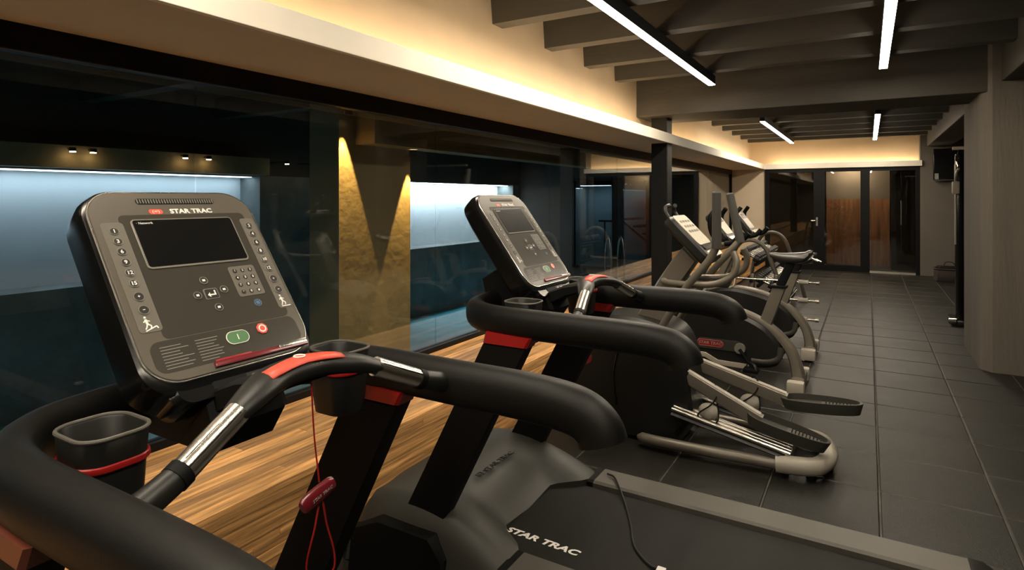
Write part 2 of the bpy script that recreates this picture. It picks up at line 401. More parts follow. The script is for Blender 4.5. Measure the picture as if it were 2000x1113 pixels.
pbox('floor_pool_deck', XG-.45, XG-.12, -4, YE, -1.2, DZ, mt='deck_stone')
pbox('floor_pool_end_deck', XF, XG-.45, 11.0, YE, -1.2, DZ, mt='deck_stone')
wt = B(XF, XG-.45, -4, 11.0, WZ-.02, WZ).build('pool_water', 'pool_water', None, False); tag(wt, 'still blue pool water behind the glass wall', 'water')
for k, y in enumerate((2.80, 2.98, 3.92, 4.2, 5.3, 5.75)):
    loc = (XF+.34, y, 1.955); t = empty('soffit_spot', loc)
    tag(t, 'tiny warm spot light over the pool niche, one of a ' + ('pair above the long niche' if k < 4 else 'pair above the dark pier'), 'light', 'pairs of tiny warm pool spots')
    MB(loc).tube([(XF+.02, y, 1.985), (XF+.34, y, 1.985)], .008, n=6).build('arm', 'black_frame', t)
    MB(loc).cyl((XF+.34, y, 1.958), (XF+.34, y, 1.995), .03, n=12).build('can', 'black_frame', t)
    MB(loc).cyl((XF+.34, y, 1.950), (XF+.34, y, 1.959), .026, n=12).build('lens', 'sconce_glow', t)
# end wall with a framed window
WX0, WX1, WZ0, WZ1 = -5.6, -3.84, -.02, 1.93
for nm, a in (('wall_pool_end_left', (XF-.5, WX0, -1.2, 3.0)), ('wall_pool_end_right', (WX1, XG-.06, -1.2, 3.0)), ('wall_pool_end_sill', (WX0, WX1, -1.2, WZ0)), ('wall_pool_end_head', (WX0, WX1, WZ1, 3.0))):
    struct(nm, B(a[0], a[1], YE, YE+.15, a[2], a[3]), 'pool_concrete')
w2 = struct('window_2', B(WX0, WX1, YE-.03, YE+.05, WZ0, WZ0+.05), 'black_frame')
B(WX0, WX1, YE-.03, YE+.05, WZ1-.05, WZ1).build('head_frame', 'black_frame', w2, False)
for a in (WX0, WX1-.09): B(a, a+.09 if a > WX0 else a+.05, YE-.03, YE+.05, WZ0, WZ1).build('jamb', 'black_frame', w2, False)
B(WX0+.05, WX1-.09, YE+.0, YE+.01, WZ0+.05, WZ1-.05).build('pane', 'glass_inner', w2, False)
struct('wall_stair_back', B(-7.6, -2.8, YE+2.6, YE+2.7, -1, 3), 'pool_niche')
struct('floor_stair', B(-7.6, -2.8, YE+.15, YE+2.6, -.3, -.2), 'deck_stone')
struct('wall_stair_post', B(-5.15, -4.93, YE+1.2, YE+1.4, -.2, 2.75), 'pool_dado')
struct('wall_stair_right', B(-3.6, -3.5, YE+.15, YE+2.6, -.2, 2.8), 'pool_dado')
st = empty('staircase', (-4.4, YE+1.5, -.2)); O = (-4.4, YE+1.5, -.2); tag(st, 'dark stair flight with sloping handrail seen through the framed pool window', 'stairs')
for k in range(7): B(-5.0+k*.22, -4.78+k*.22, YE+1.6, YE+2.5, .98-k*.17, 1.02-k*.17, org=O).build('tread', 'black_steel', st, False)
MB(O).tube([(-5.6, YE+1.5, .95), (-5.0, YE+1.5, .95), (-3.7, YE+1.5, -.05)], .025, n=8).build('handrail', 'black_steel', st)
MB(O).tube([(-5.45, YE+1.5, -.2), (-5.45, YE+1.5, .95)], .02, n=8).build('baluster', 'black_steel', st)
sl = empty('stair_light', (-5.9, YE+1.9, 2.0)); tag(sl, 'cool wall light in the stair hall behind the pool window', 'light'); O = (-5.9, YE+1.9, 2.0)
B(-6.3, -5.5, YE+1.9, YE+2.6, 1.82, 1.84, org=O).build('tray', 'white_cap', sl, False)
B(-6.28, -5.52, YE+1.92, YE+2.08, 1.81, 1.82, org=O).build('diffuser', 'pool_led', sl, False)
ld = empty('pool_ladder', (-4.35, 11.2, DZ)); O = (-4.35, 11.2, DZ); tag(ld, 'arched steel pool ladder in front of the framed pool window', 'ladder')
for x in (-4.45, -4.18):
    MB(O).tube(smooth([(x-.12, 11.35, DZ), (x-.12, 11.35, .45), (x-.0, 11.2, .72), (x+.14, 11.0, .5), (x+.16, 10.95, -.9)], 8), .02, n=8).build('rail', 'chrome', ld)
for z in (-.1, .1): MB(O).cyl((-4.42, 10.97, z-.3), (-4.02, 10.97, z-.3), .018, n=8).build('rung', 'chrome', ld)
# gold pillar, beam and the two downlights on it
struct('wall_pool_pillar', B(-3.72, -3.4, 3.17, 3.98, -1.2, 2.76), 'gold_column')
struct('ceiling_pool_beam', B(-3.4, -3.2, 3.34, YE, 1.915, 2.76), 'gold_column')
def spot(loc, lab, ang, energy, tilt=(0, 0, 0)):
    t = empty('pool_downlight', loc); tag(t, lab, 'light')
    MB(loc).tube([(loc[0], loc[1], loc[2]), (loc[0], loc[1], loc[2]+.06)], .035, n=16, cap=False).build('can', 'black_frame', t)
    MB(loc).cyl((loc[0], loc[1], loc[2]+.056), (loc[0], loc[1], loc[2]+.06), .033).build('lens', 'spot_glow', t)
    l = bpy.data.lights.new('spot', 'SPOT'); l.energy = energy; l.color = (1, .62, .18); l.spot_size = math.radians(ang); l.spot_blend = .12; l.shadow_soft_size = .012
    o = bpy.data.objects.new('beam', l); COL.objects.link(o); o.parent = t; o.location = (0, 0, -.012); o.rotation_euler = tilt
spot((-3.34, 3.20, 2.12), 'small warm downlight at the top of the gold pillar beside the beam end', 38, 360)
spot((-3.34, 3.95, 1.85), 'small warm downlight on the gold pillar under the beam', 40, 250)

# ------------------------------------------------------------------ linear ceiling lights
def linear(x, ya, yb, lab):
    t = empty('linear_light', (x, (ya+yb)/2, 2.63)); O = (x, (ya+yb)/2, 2.63); tag(t, lab, 'light', 'linear lights under the ceiling ribs')
    B(x-.034, x+.034, ya, yb, 2.634, 2.7194, bev=.003, org=O).build('housing', 'black_steel', t, False)
    B(x-.030, x+.030, ya+.004, yb-.004, 2.628, 2.636, org=O).build('diffuser', 'led', t, False)
linear(-1.34, 2.3, 6.15, 'long white linear light beside the cream wall in front of the cross beam')
linear(.115, 2.3, 6.12, 'white linear light over the aisle in front of the cross beam')
linear(-1.34, 9.45, 13.5, 'short looking white linear light beside the cream wall behind the cross beam')
linear(.115, 9.45, 13.5, 'white linear light over the aisle close to the glass doors')
linear(-1.34, -2.6, 1.25, 'linear light beside the cream wall above the treadmill with the hanging red clip')
linear(.115, -2.6, 1.25, 'linear light over the aisle behind the treadmills')

# ------------------------------------------------------------------ treadmill
TO = (-.75, 0, 0)
def TB(M=None): return MB(TO, M)
LOGO = 'STAR TRAC'
def pill(w, h, n=10, cx=0, cy=0): return rrect(w, h, min(w, h)/2-1e-4, n, cx, cy)
def make_treadmill():
    t = empty('treadmill', (TO[0], 0, 0))
    B(-1.74, .36, -.43, .43, .05, .20, bev=.02, org=TO).build('deck_frame', 'matte_black', t)
    for s in (-1, 1):
        m = TB(); ya, yb = sorted((s*.305, s*.46))
        m.prism([(ya, .165), (ya, .227), (ya+.012, .235), (yb-.012, .235), (yb, .227), (yb, .165)], 'x', -1.06, .30)
        r = m.build('side_rail', 'rail_grey', t, False)
        m = TB(); m.prism([(ya, .12), (ya, .228), (ya+.012, .236), (yb-.012, .236), (yb, .228), (yb, .12)], 'x', -1.085, -1.055); m.build('joint_band', 'matte_black', r, False)
        m = TB(); m.prism([(.30, .12), (.30, .236), (.345, .233), (.40, .20), (.41, .12)], 'y', ya, yb, .006); m.build('end_cap', 'dark_plastic', r)
        B(-1.06, .30, *sorted((s*.425, s*.462)), .06, .166, org=TO).build('side_skirt', 'matte_black', r, False)
    be = B(-1.35, .37, -.30, .30, .185, .212, bev=.006, org=TO).build('belt', 'belt_black', t)
    MB(TO).tube([(.36, -.30, .15), (.36, .30, .15)], .058, n=14).build('roller', 'belt_black', be)
    # logo printed on the belt, read from the side walkway
    ang = math.radians(-1.5)
    def pl(x, y, z): return (-1.055+x*math.cos(ang)-y*math.sin(ang), -.19+x*math.sin(ang)+y*math.cos(ang), .2135+z)
    TB().text(LOGO, .046, pl, .0004, 1.28, .22, .0016).build('belt_logo', 'print_white', be, False)
    # motor hood
    def xb(y):
        a = abs(y)
        if a < .20: return -1.21
        if a < .30: return -1.21+(a-.20)/.10*.13
        return -1.08
    nx, ny = 16, 30; P = []
    for i in range(nx+1):
        u = i/nx; row = []
        for j in range(ny+1):
            y = -.47+.94*j/ny; a = abs(y)/.47; xe = xb(y); x = -1.80+(xe+1.80)*u
            top = .215+.115*math.sin(PI*min(1, (u*.92+.10)))**.8 if u < .96 else .222
            top = .237+(.35-.237)*(math.sin(PI*min(1, u*.86+.14)))**.9
            edge = max(0, (a-.80)/.20); z = top-(top-.12)*edge**2.2
            dish = max(0, (u-.45)/.55)*max(0, 1-a/.62); z -= .025*dish
            if u < .12: z -= (.12-u)/.12*.10
            row.append((x, y, z))
        P.append(row)
    m = TB(); m.grid(P)
    for row in (P[0], P[-1]): m.grid([row, [(p[0], p[1], .10) for p in row]])
    m.grid([[r[0] for r in P], [(r[0][0], r[0][1], .06) for r in P]]); m.grid([[r[-1] for r in P], [(r[-1][0], r[-1][1], .06) for r in P]])
    hd = m.build('motor_hood', 'hood_grey', t)
    nrm = Vector((.13, 0, .99)).normalized()
    def ph(x, y, z): return (-1.40-y, x+.04, .340-.02*abs(x)+z)
    TB().text('\u25a3 '+LOGO, .037, ph, .0015, 1.2, 0, .0004).build('hood_logo', 'dark_plastic', hd, False)
    # uprights
    for s in (-1, 1):
        y0, y1 = sorted((s*.350, s*.408))
        m = TB(); m.prism([(-1.585, .20), (-1.405, .20), (-.998, .99), (-1.17, .99)], 'y', y0, y1, .008); up = m.build('upright', 'matte_black', t)
        m = TB(); m.prism([(-1.172, .988), (-.995, .988), (-.975, 1.025), (-1.16, 1.03)], 'y', y0-.006, y1+.006, .008); m.build('upright_cap', 'red_plastic', up)
        m = TB(); m.prism([(-1.78, .0), (-1.30, .0), (-1.30, .20), (-1.36, .27), (-1.62, .27), (-1.76, .2)], 'y', *sorted((s*.34, s*.475)), .012); m.build('upright_foot', 'matte_black', up)
    # handrail loop
    H = 1.065; hy = .375
    half = [(-.465, -hy, 1.0), (-.475, -hy, 1.025), (-.505, -hy, 1.048), (-.56, -hy, 1.06), (-.66, -hy, H), (-.85, -hy, H), (-1.08, -hy, H), (-1.20, -hy+.025, H), (-1.29, -hy+.10, H), (-1.325, -hy+.21, H)]
    path = half+[(-1.335, 0, H)]+[(p[0], -p[1], p[2]) for p in half[::-1]]
    path = smooth(path, 5)
    TB().tube(path, .040, .052, n=20, sq=.85).build('handrail', 'foam_black', t)
    # console: frame of reference on its face
    C = Vector((-1.236, .0, 1.333)); U = Vector((0, 1, 0)); Vv = Vector((-.6, 0, .8)); Nn = Vector((.8, 0, .6))
    M = Matrix(((U.x, Vv.x, Nn.x, C.x), (U.y, Vv.y, Nn.y, C.y), (U.z, Vv.z, Nn.z, C.z), (0, 0, 0, 1)))
    def FB(): return MB(TO, M)
    Wc, Hc = .362, .440
    # shell: stacked rounded outlines
    m = FB(); rings = []
    for (dz, gr, dy, r) in ((.0, -.001, 0, .068), (-.006, .008, 0, .07), (-.03, .014, 0, .075), (-.075, .012, -.004, .075), (-.098, -.02, -.01, .07), (-.105, -.08, -.02, .05)):
        rings.append([(x, y+dy, dz) for x, y in rrect(Wc+2*gr, Hc+2*gr+.02, r, 7, 0, -.008)])
    nn = len(rings[0]); m.add([p for r in rings for p in r], [(k*nn+i, k*nn+(i+1) % nn, (k+1)*nn+(i+1) % nn, (k+1)*nn+i) for k in range(len(rings)-1) for i in range(nn)]+[tuple(range(nn)), tuple((len(rings)-1)*nn+i for i in range(nn))[::-1]])
    co = m.build('console', 'gloss_black', t)
    def flat(name, poly, mt, d0, d1, ins=0.0): return FB().prism(poly, 'z', d0, d1, ins).build(name, mt, co)
    rim = FB(); rim.tube([(x, y, .001) for x, y in rrect(Wc+.004, Hc+.004, .064, 8)], .0022, n=6, closed=True, up=(0, 0, 1)); rim.build('chrome_edge', 'silver_rim', co)
    flat('face_plate', rrect(Wc, Hc, .062, 8), 'console_grey', 0, .004, .0015)
    def S(s, tt): return ((s-.5)*Wc, (.5-tt)*Hc)
    def panel(name, s0, s1, t0, t1, r, mt, d0, d1, ins=.0004):
        a = S(s0, t0); b = S(s1, t1); return flat(name, rrect(b[0]-a[0], a[1]-b[1], r, 5, (a[0]+b[0])/2, (a[1]+b[1])/2), mt, d0, d1, ins)
    panel('overlay', .14, .93, .135, .80, .012, 'overlay_grey', .004, .0044)
    panel('lower_overlay', .05, .95, .805, .955, .02, 'overlay_grey', .004, .0043)
    panel('screen_bezel', .195, .83, .162, .445, .010, 'button_ring', .0044, .0062, .001)
    panel('screen', .205, .82, .169, .434, .006, 'screen_black', .0062, .0066)
    def PT(s, tt, d=.0046):
        c = S(s, tt); return lambda x, y, z: (c[0]+x, c[1]+y, d+z)
    FB().text('\u00b7 Network', .008, PT(.27, .187, .0068), .0001).build('screen_caption', 'print_white', co, False)
    panel('vent_recess', .27, .76, .037, .072, .0065, 'matte_black', .004, .0044)
    v = FB()
    for k in range(30):
        c = S(.28+k*.47/29, .0545); v.box(c[0]-.0011, c[0]+.0011, c[1]-.0055, c[1]+.0055, .0044, .0058)
    v.build('vent_fin', 'button_ring', co, False)
    flat('logo_badge', pill(.030, .0135, 8, *S(.365, .117)), 'red_bright', .004, .0048, .0004)
    FB().text('(=)', .010, PT(.365, .117, .0050), .0002, 1.4).build('logo_mark', 'print_white', co, False)
    FB().text(LOGO, .0165, PT(.585, .117), .0003, 1.15, 0, .0005).build('logo_text', 'print_white', co, False)
    leg = FB()
    for (sa, sb, tops, xs_, xe_) in ((.035, .155, ('1', '3', '6', '9', '12', '15', '+', '\u2212'), .09, .10), (.885, .985, ('2', '4', '6', '8', '10', '12', '+', '\u2212'), .935, .935)):
        panel('key_strip', sa, sb, .175, .755, .008, 'strip_grey', .004, .0048, .0006)
        for k, tx in enumerate(tops):
            tt = .225+k*.0565+(.012 if k > 5 else 0)+(.012 if k > 6 else 0); c = S((sa+sb)/2, tt); big = k > 5
            rr = .0095 if big else .0083
            flat('button', [(c[0]+rr*math.cos(a*PI/9), c[1]+rr*math.sin(a*PI/9)) for a in range(18)], 'button_dark', .0048, .0062, .0006)
            FB().tube([(c[0]+rr*math.cos(a*PI/9), c[1]+rr*math.sin(a*PI/9), .0058) for a in range(18)], .0008, n=5, closed=True).build('button_ring', 'button_ring', co)
            leg.text(tx, .0115 if not big else .008, PT((sa+sb)/2, tt, .0064), .0001, 1.0, 0, .0003)
        # little runner pictogram
        c = S((sa+sb)/2, .72); r_ = FB()
        def bar(p, q, wd): r_.tube([(c[0]+p[0], c[1]+p[1], .0052), (c[0]+q[0], c[1]+q[1], .0052)], wd, .0004, n=6, up=(0, 0, 1))
        r_.ell((c[0]-.004, c[1]+.017, .0052), (.0024, .0024, .0006), 8, 4)
        bar((-.004, .013), (-.003, .003), .0024); bar((-.003, .003), (.003, -.002), .0014); bar((.003, -.002), (.001, -.008), .0013)
        bar((-.003, .003), (-.006, -.004), .0014); bar((-.006, -.004), (-.009, -.008), .0012); bar((-.004, .011), (.003, .008), .0011); bar((-.004, .011), (-.009, .007), .0011)
        if sa < .5: bar((-.010, -.012), (.012, -.004), .0012); bar((.012, -.004), (.014, -.009), .0012)
        else: bar((-.010, -.011), (.013, -.011), .0012)
        r_.build('runner_icon', 'print_white', co)
    panel('keypad', .655, .835, .475, .655, .006, 'strip_grey', .0044, .0052, .0006)
    for k, tx in enumerate('123456789*0#'):
        s_, tt = .692+(k % 3)*.053, .503+(k//3)*.042; c = S(s_, tt)
        flat('button', [(c[0]+.0055*math.cos(a*PI/7), c[1]+.0055*math.sin(a*PI/7)) for a in range(14)], 'button_dark', .0052, .0062, .0005)
        leg.text(tx, .0078, PT(s_, tt, .0064), .0001, 1.0, 0, .0002)
    for (s_, tt, ic) in ((.475, .535, '\u25b2'), (.405, .612, '\u25c4'), (.575, .598, '\u25ba'), (.50, .690, '\u25bc')):
        c = S(s_, tt); flat('button', [(c[0]+.0082*math.cos(a*PI/9), c[1]+.0082*math.sin(a*PI/9)) for a in range(18)], 'button_dark', .0044, .0058, .0006)
        FB().tube([(c[0]+.0085*math.cos(a*PI/9), c[1]+.0085*math.sin(a*PI/9), .0056) for a in range(18)], .0008, n=5, closed=True).build('button_ring', 'button_ring', co)
        leg.tube([(c[0]-.003, c[1], .0060), (c[0]+.003, c[1], .0060)], .0024, .0003, n=6)
    c = S(.49, .612); flat('enter_ring', rrect(.032, .026, .004, 4, *c), 'button_ring', .0044, .0054, .0004); flat('enter_button', rrect(.028, .022, .003, 4, *c), 'button_dark', .0054, .0062, .0004)
    leg.add([(c[0]-.010, c[1]-.003, .0066), (c[0]-.004, c[1]+.003, .0066), (c[0]-.004, c[1]-.009, .0066)], [(0, 1, 2)]); leg.box(c[0]-.004, c[0]+.009, c[1]-.0045, c[1]-.0015, .0063, .0066); leg.box(c[0]+.006, c[0]+.009, c[1]-.003, c[1]+.007, .0063, .0066)
    tag(leg.build('key_legend', 'print_white', co, False), kind='stuff')
    c = S(.755, .70); fb = FB()
    for k in range(4):
        a = k*PI/4; fb.tube([(c[0]-.007*math.cos(a), c[1]-.007*math.sin(a), .0052), (c[0]+.007*math.cos(a), c[1]+.007*math.sin(a), .0052)], .0011, .0004, n=5)
    fb.tube([(c[0]+.0085*math.cos(a*PI/8), c[1]+.0085*math.sin(a*PI/8), .005) for a in range(16)], .0007, n=5, closed=True); fb.build('fan_button', 'blue_print', co)
    c = S(.535, .862); flat('start_button', pill(.050, .028, 9, *c), 'green_button', .0043, .0066, .001); FB().tube([(x, y, .0056) for x, y in pill(.050, .028, 9, *c)], .001, n=5, closed=True).build('start_ring', 'print_white', co); FB().box(c[0]-.001, c[0]+.001, c[1]-.006, c[1]+.006, .0066, .0069).build('start_mark', 'print_white', co, False)
    c = S(.705, .845); 
    flat('stop_button', [(c[0]+.0135*math.cos(a*PI/4+PI/8), c[1]+.0135*math.sin(a*PI/4+PI/8)) for a in range(8)], 'red_bright', .0043, .0066, .001)
    flat('stop_disc', [(c[0]+.009*math.cos(a*PI/8), c[1]+.009*math.sin(a*PI/8)) for a in range(16)], 'print_white', .0066, .0069)
    flat('stop_core', [(c[0]+.006*math.cos(a*PI/8), c[1]+.006*math.sin(a*PI/8)) for a in range(16)], 'red_bright', .0069, .0072)
    pr = FB()
    for col_ in range(2):
        for k in range(8):
            a = S(.10+col_*.19, .835+k*.0145); l_ = random.uniform(.03, .064); pr.box(a[0], a[0]+l_, a[1]-.0006, a[1]+.0006, .0043, .0045)
    pr.build('notice_print', 'print_grey', co, False)
    a0, a1 = S(.34, .965), S(.96, .965)
    FB().box(a0[0], a1[0], a0[1]-.009, a0[1]+.003, .0035, .011, bev=.002).build('red_trim', 'red_dark', co)
    FB().box(a0[0]+.005, a0[0]+.085, a0[1]-.003, a0[1]+.007, .0045, .0085, bev=.002).build('red_trim', 'red_plastic', co)
    FB().box(a1[0]-.075, a1[0]-.002, a0[1]-.004, a0[1]+.006, .0045, .012, bev=.0015).build('trim_highlight', 'silver_rim', co)
    # lower chin with sockets, neck down to the rail loop
    m = FB(); m.prism(rrect(.30, .075, .03, 6, .0, -.232), 'z', -.085, -.002, .012); ch = m.build('console_chin', 'gloss_black', t)
    FB().box(.0, .075, -.262, -.238, -.0025, .001, bev=.003).build('socket_plate', 'dark_plastic', ch)
    FB().cyl((.015, -.25, .0), (.015, -.25, .003), .007).build('headphone_socket', 'button_ring', ch)
    FB().box(.04, .062, -.254, -.246, .0, .0022).build('usb_socket', 'silver_rim', ch, False)
    m = TB(); m.prism([(-1.36, 1.0), (-1.10, 1.0), (-1.06, 1.06), (-1.09, 1.14), (-1.17, 1.20), (-1.30, 1.22), (-1.40, 1.16)], 'y', -.085, .085, .015); m.build('console_neck', 'matte_black', t)
    # heart-rate bar
    ctr = smooth([(-.887, -.168, 1.145), (-.905, -.115, 1.163), (-.93, -.06, 1.171), (-.935, 0, 1.174), (-.93, .06, 1.171), (-.905, .115, 1.163), (-.887, .168, 1.145)], 5)
    nC = len(ctr); ra = [.022+.016*math.sin(PI*i/(nC-1))**.7 for i in range(nC)]
    gb = TB().tube(ctr, ra, [r*.62 for r in ra], n=16).build('grip_bar', 'dark_plastic', t)
    for s in (-1, 1):
        TB().tube([(-.888, s*.158, 1.148), (-.875, s*.215, 1.122), (-.862, s*.268, 1.098)], .0205, n=18).build('chrome_grip', 'chrome', gb)
        TB().tube([(-.863, s*.264, 1.100), (-.860, s*.279, 1.093)], .0225, n=18).build('grip_collar', 'matte_black', gb)
        TB().tube([(-.861, s*.276, 1.094), (-.853, s*.32, 1.080), (-.85, s*.375, 1.06)], [.021, .022, .026], n=16).build('grip_stub', 'dark_plastic', gb)
        # slim seams in the chrome sensor
        for a in (.35, -.35):
            dx = .0204*math.cos(a+.9); dz = .0204*math.sin(a+.9)
            TB().tube([(-.887+dx, s*.165, 1.1445+dz), (-.863+dx, s*.264, 1.100+dz)], .0012, n=5).build('grip_seam', 'matte_black', gb)
        # bridge arm that carries the bar from the neck
    m = TB(); m.prism([(-1.14, 1.055), (-1.0, 1.12), (-.915, 1.15), (-.93, 1.172), (-1.02, 1.16), (-1.13, 1.11)], 'y', -.075, .075, .01); m.build('bar_bracket', 'matte_black', t)
    def top_pt(y, d):
        k = 1-abs(y)/.19; return Vector((-.93+.010*(abs(y)/.06), y, 1.174+.0225-.020*(abs(y)/.13)**2+d))
    P = []
    for i in range(9):
        y = -.085+.17*i/8; wv = .025*(1-.15*abs(i-4)/4); b = top_pt(y, .0018)
        P.append([(b.x+wv, b.y, b.z-.006), (b.x+.008, b.y, b.z), (b.x-.010, b.y, b.z+.0005), (b.x-wv, b.y, b.z-.005)])
    m = TB(); m.grid(P); pd = m.build('stop_pad', 'red_bright', gb)
    so = pd.modifiers.new('thick', 'SOLIDIFY'); so.thickness = .003
    b = top_pt(0, .0030); TB().tube([(b.x+.010*math.cos(a*PI/8), b.y+.010*math.sin(a*PI/8), b.z) for a in range(16)], .0017, n=6, closed=True).build('stop_ring', 'print_white', gb)
    def pg(x, y, z): return (-.9005-.4*y, x+.015, 1.181+y*.9)
    TB().text('(STOP)', .013, pg, .0004, 1.1).build('bar_print', 'yellow_print', gb, False)
    # cup holders
    for s in (-1, 1):
        m = TB(); rings = []
        cx, cy = -1.085, s*(.245 if s > 0 else .268)
        for (z, k, ins) in ((.975, .80, 0), (1.01, .88, 0), (1.085, .95, 0), (1.120, 1.0, 0), (1.123, .97, .003), (1.117, .90, .006), (1.005, .80, .006), (.99, .70, 0)):
            rings.append([(cx+x*k, cy+y*k, z+(.022 if s > 0 else 0)) for x, y in rrect(.128, .112, .038, 6)])
        nn = len(rings[0]); m.add([p for r in rings for p in r], [(k*nn+i, k*nn+(i+1) % nn, (k+1)*nn+(i+1) % nn, (k+1)*nn+i) for k in range(len(rings)-1) for i in range(nn)]+[tuple((len(rings)-1)*nn+i for i in range(nn))])
        cp = m.build('cup_holder', 'dark_plastic', t)
        TB().tube([(cx+x, cy+y, 1.122+(.022 if s > 0 else 0)) for x, y in rrect(.126, .110, .037, 6)], .0035, n=8, closed=True).build('cup_rim', 'rail_grey', cp)
        TB().tube([(cx+x*.985, cy+y*.985, 1.075+(.022 if s > 0 else 0)) for x, y in rrect(.128, .112, .038, 6)], .003, .006, n=8, closed=True).build('cup_band', 'red_plastic', cp)
    return t
tA = make_treadmill(); tB = copy_tree(tA)
tA.location.y = .768; tB.location.y = 2.17
tag(tA, 'black treadmill with grey console and a red safety clip hanging from its bar', 'treadmill', 'treadmills facing the glass wall')
tag(tB, 'black treadmill with a loose black cable on its grey deck next to the elliptical trainer', 'treadmill', 'treadmills facing the glass wall')
for u in tA.children:
    if u.name.startswith('upright'):
        for c in u.children:
            if 'cap' in c.name and u.data.vertices[0].co.y < 0:
                c.data = c.data.copy(); c.data.materials.clear(); c.data.materials.append(MATS['red_orange'])
# safety lanyard of the first treadmill
sl = MB(TO); ys_ = .02
sl.tube(smooth([(-.92, ys_, 1.15), (-.915, ys_+.002, 1.05), (-.905, ys_+.006, .955)], 6), .0016, n=6)
lo = [(-.902, ys_+.008, .925), (-.905, ys_-.005, .87), (-.915, ys_-.016, .80), (-.91, ys_+.0, .765), (-.895, ys_+.03, .775), (-.895, ys_+.034, .81), (-.90, ys_+.02, .87)]
sl.tube(smooth(lo, 6, True), .0018, n=6, closed=True)
lan = sl.build('safety_cord', 'red_plastic', tA)
cl = MB(TO); cl.tube(smooth([(-.90, ys_-.038, .925), (-.90, ys_-.02, .932), (-.90, ys_+.01, .938), (-.90, ys_+.035, .945)], 4), [.012, .016, .017, .0175, .0175, .0175, .018, .018, .018, .0175, .017, .016, .012], [.009]*13, n=12, up=(1, 0, 0)).build('safety_clip', 'red_dark', lan)
def pc(x, y, z): return (-.8895+z, ys_+x+.002, .937+y+.25*x)
MB(TO).text('STAR TRAC', .009, pc, .0004, 1.0).build('clip_print', 'print_grey', lan, False)

# cable on the second treadmill's deck
OC = (-.75, 2.3, .19)
hc = empty('loose_cable', OC); tag(hc, 'black cable with white tag and plug lying across the treadmill belt', 'cable')
pth = [(-1.02, 2.56, .2435), (-.98, 2.54, .2455), (-.93, 2.47, .2415), (-.88, 2.40, .219), (-.80, 2.25, .2175), (-.74, 2.12, .2175), (-.66, 2.04, .2175), (-.61, 2.03, .22)]
MB(OC).tube(smooth(pth, 6), .0045, n=8).build('cord', 'dark_plastic', hc)
B(-.625, -.595, 1.985, 2.035, .213, .228, bev=.003, org=OC).build('tag', 'tag_white', hc)
m = MB(OC); m.tube([(-.585, 2.00, .227), (-.55, 2.02, .227)], .014, n=12); m.ell((-.545, 2.005, .23), (.018, .02, .015)); m.build('plug', 'gloss_black', hc)
for dy in (-.006, .006): MB(OC).cyl((-.535, 2.0+dy, .237), (-.515, 2.005+dy, .237), .0022, n=6).build('pin', 'silver_rim', hc)

# ------------------------------------------------------------------ elliptical trainer
EC = 3.76; OE = (-.9, EC, 0)
el = empty('elliptical_trainer', OE); tag(el, 'silver and black elliptical trainer with tall upright arms and long foot pedals', 'elliptical trainer')
def E(): return MB(OE)
def Y(y): return EC+y
prof = [(-1.66, .02), (-1.70, .30), (-1.68, .55), (-1.58, .70), (-1.40, .755), (-1.18, .745), (-1.02, .69), (-.94, .56), (-.905, .36), (-.90, .20), (-.98, .08), (-1.02, .02)]
pr2 = [(p.x, p.z) for p in smooth([(a, 0, b) for a, b in prof], 4, True)]
sh = E().prism(pr2, 'y', Y(-.19), Y(.19), .025).build('shroud', 'dark_plastic', el)
E().tube(smooth([(-1.30, Y(-.193), .74), (-1.335, Y(-.194), .60), (-1.38, Y(-.194), .40), (-1.36, Y(-.193), .20)], 6), .006, n=6).build('shroud_seam', 'gloss_black', sh)
E().prism([(-1.58+.055*math.cos(a*PI/10), .47+.045*math.sin(a*PI/10)) for a in range(20)], 'y', Y(-.197), Y(-.189)).build('badge', 'red_dark', sh)
E().tube([(-1.60, Y(-.198), .449), (-1.58, Y(-.198), .442), (-1.56, Y(-.198), .450)], .003, n=5).build('badge_arc', 'silver_rim', sh)
E().prism([(-1.58, .555), (-1.49, .55), (-1.49, .535), (-1.56, .535)], 'y', Y(-.196), Y(-.189)).build('badge_bar', 'blue_print', sh)
for s in (-1, 1):
    E().tube(smooth([(-1.20, Y(s*.26), .055), (-1.05, Y(s*.28), .06), (-.75, Y(s*.27), .06), (-.42, Y(s*.245), .06)], 5), [.012]+[.030]*14+[.030], n=14).build('base_tube', 'silver_paint', el)
    E().tube(smooth([(-.43, Y(s*.245), .062), (-.33, Y(s*.235), .066), (-.24, Y(s*.20), .068), (-.195, Y(s*.10), .07), (-.185, Y(0), .07)], 5), .045, .048, n=14).build('base_cap', 'white_cap', el)
    for k, dy in enumerate((-.062, -.014, .034)):
        E().tube([(-1.0, Y(s*.17+dy), .25), (-.36, Y(s*.17+dy), .12)], .0125, n=10).build('track', 'chrome', el)
    E().tube([(-1.0, Y(s*.17-.01), .225), (-.36, Y(s*.17-.01), .095)], .08, .012, n=8, sq=.5).build('track_bed', 'dark_plastic', el)
E().box(-.42, -.36, Y(-.23), Y(.23), .03, .11, bev=.01).build('cross_member', 'silver_paint', el)
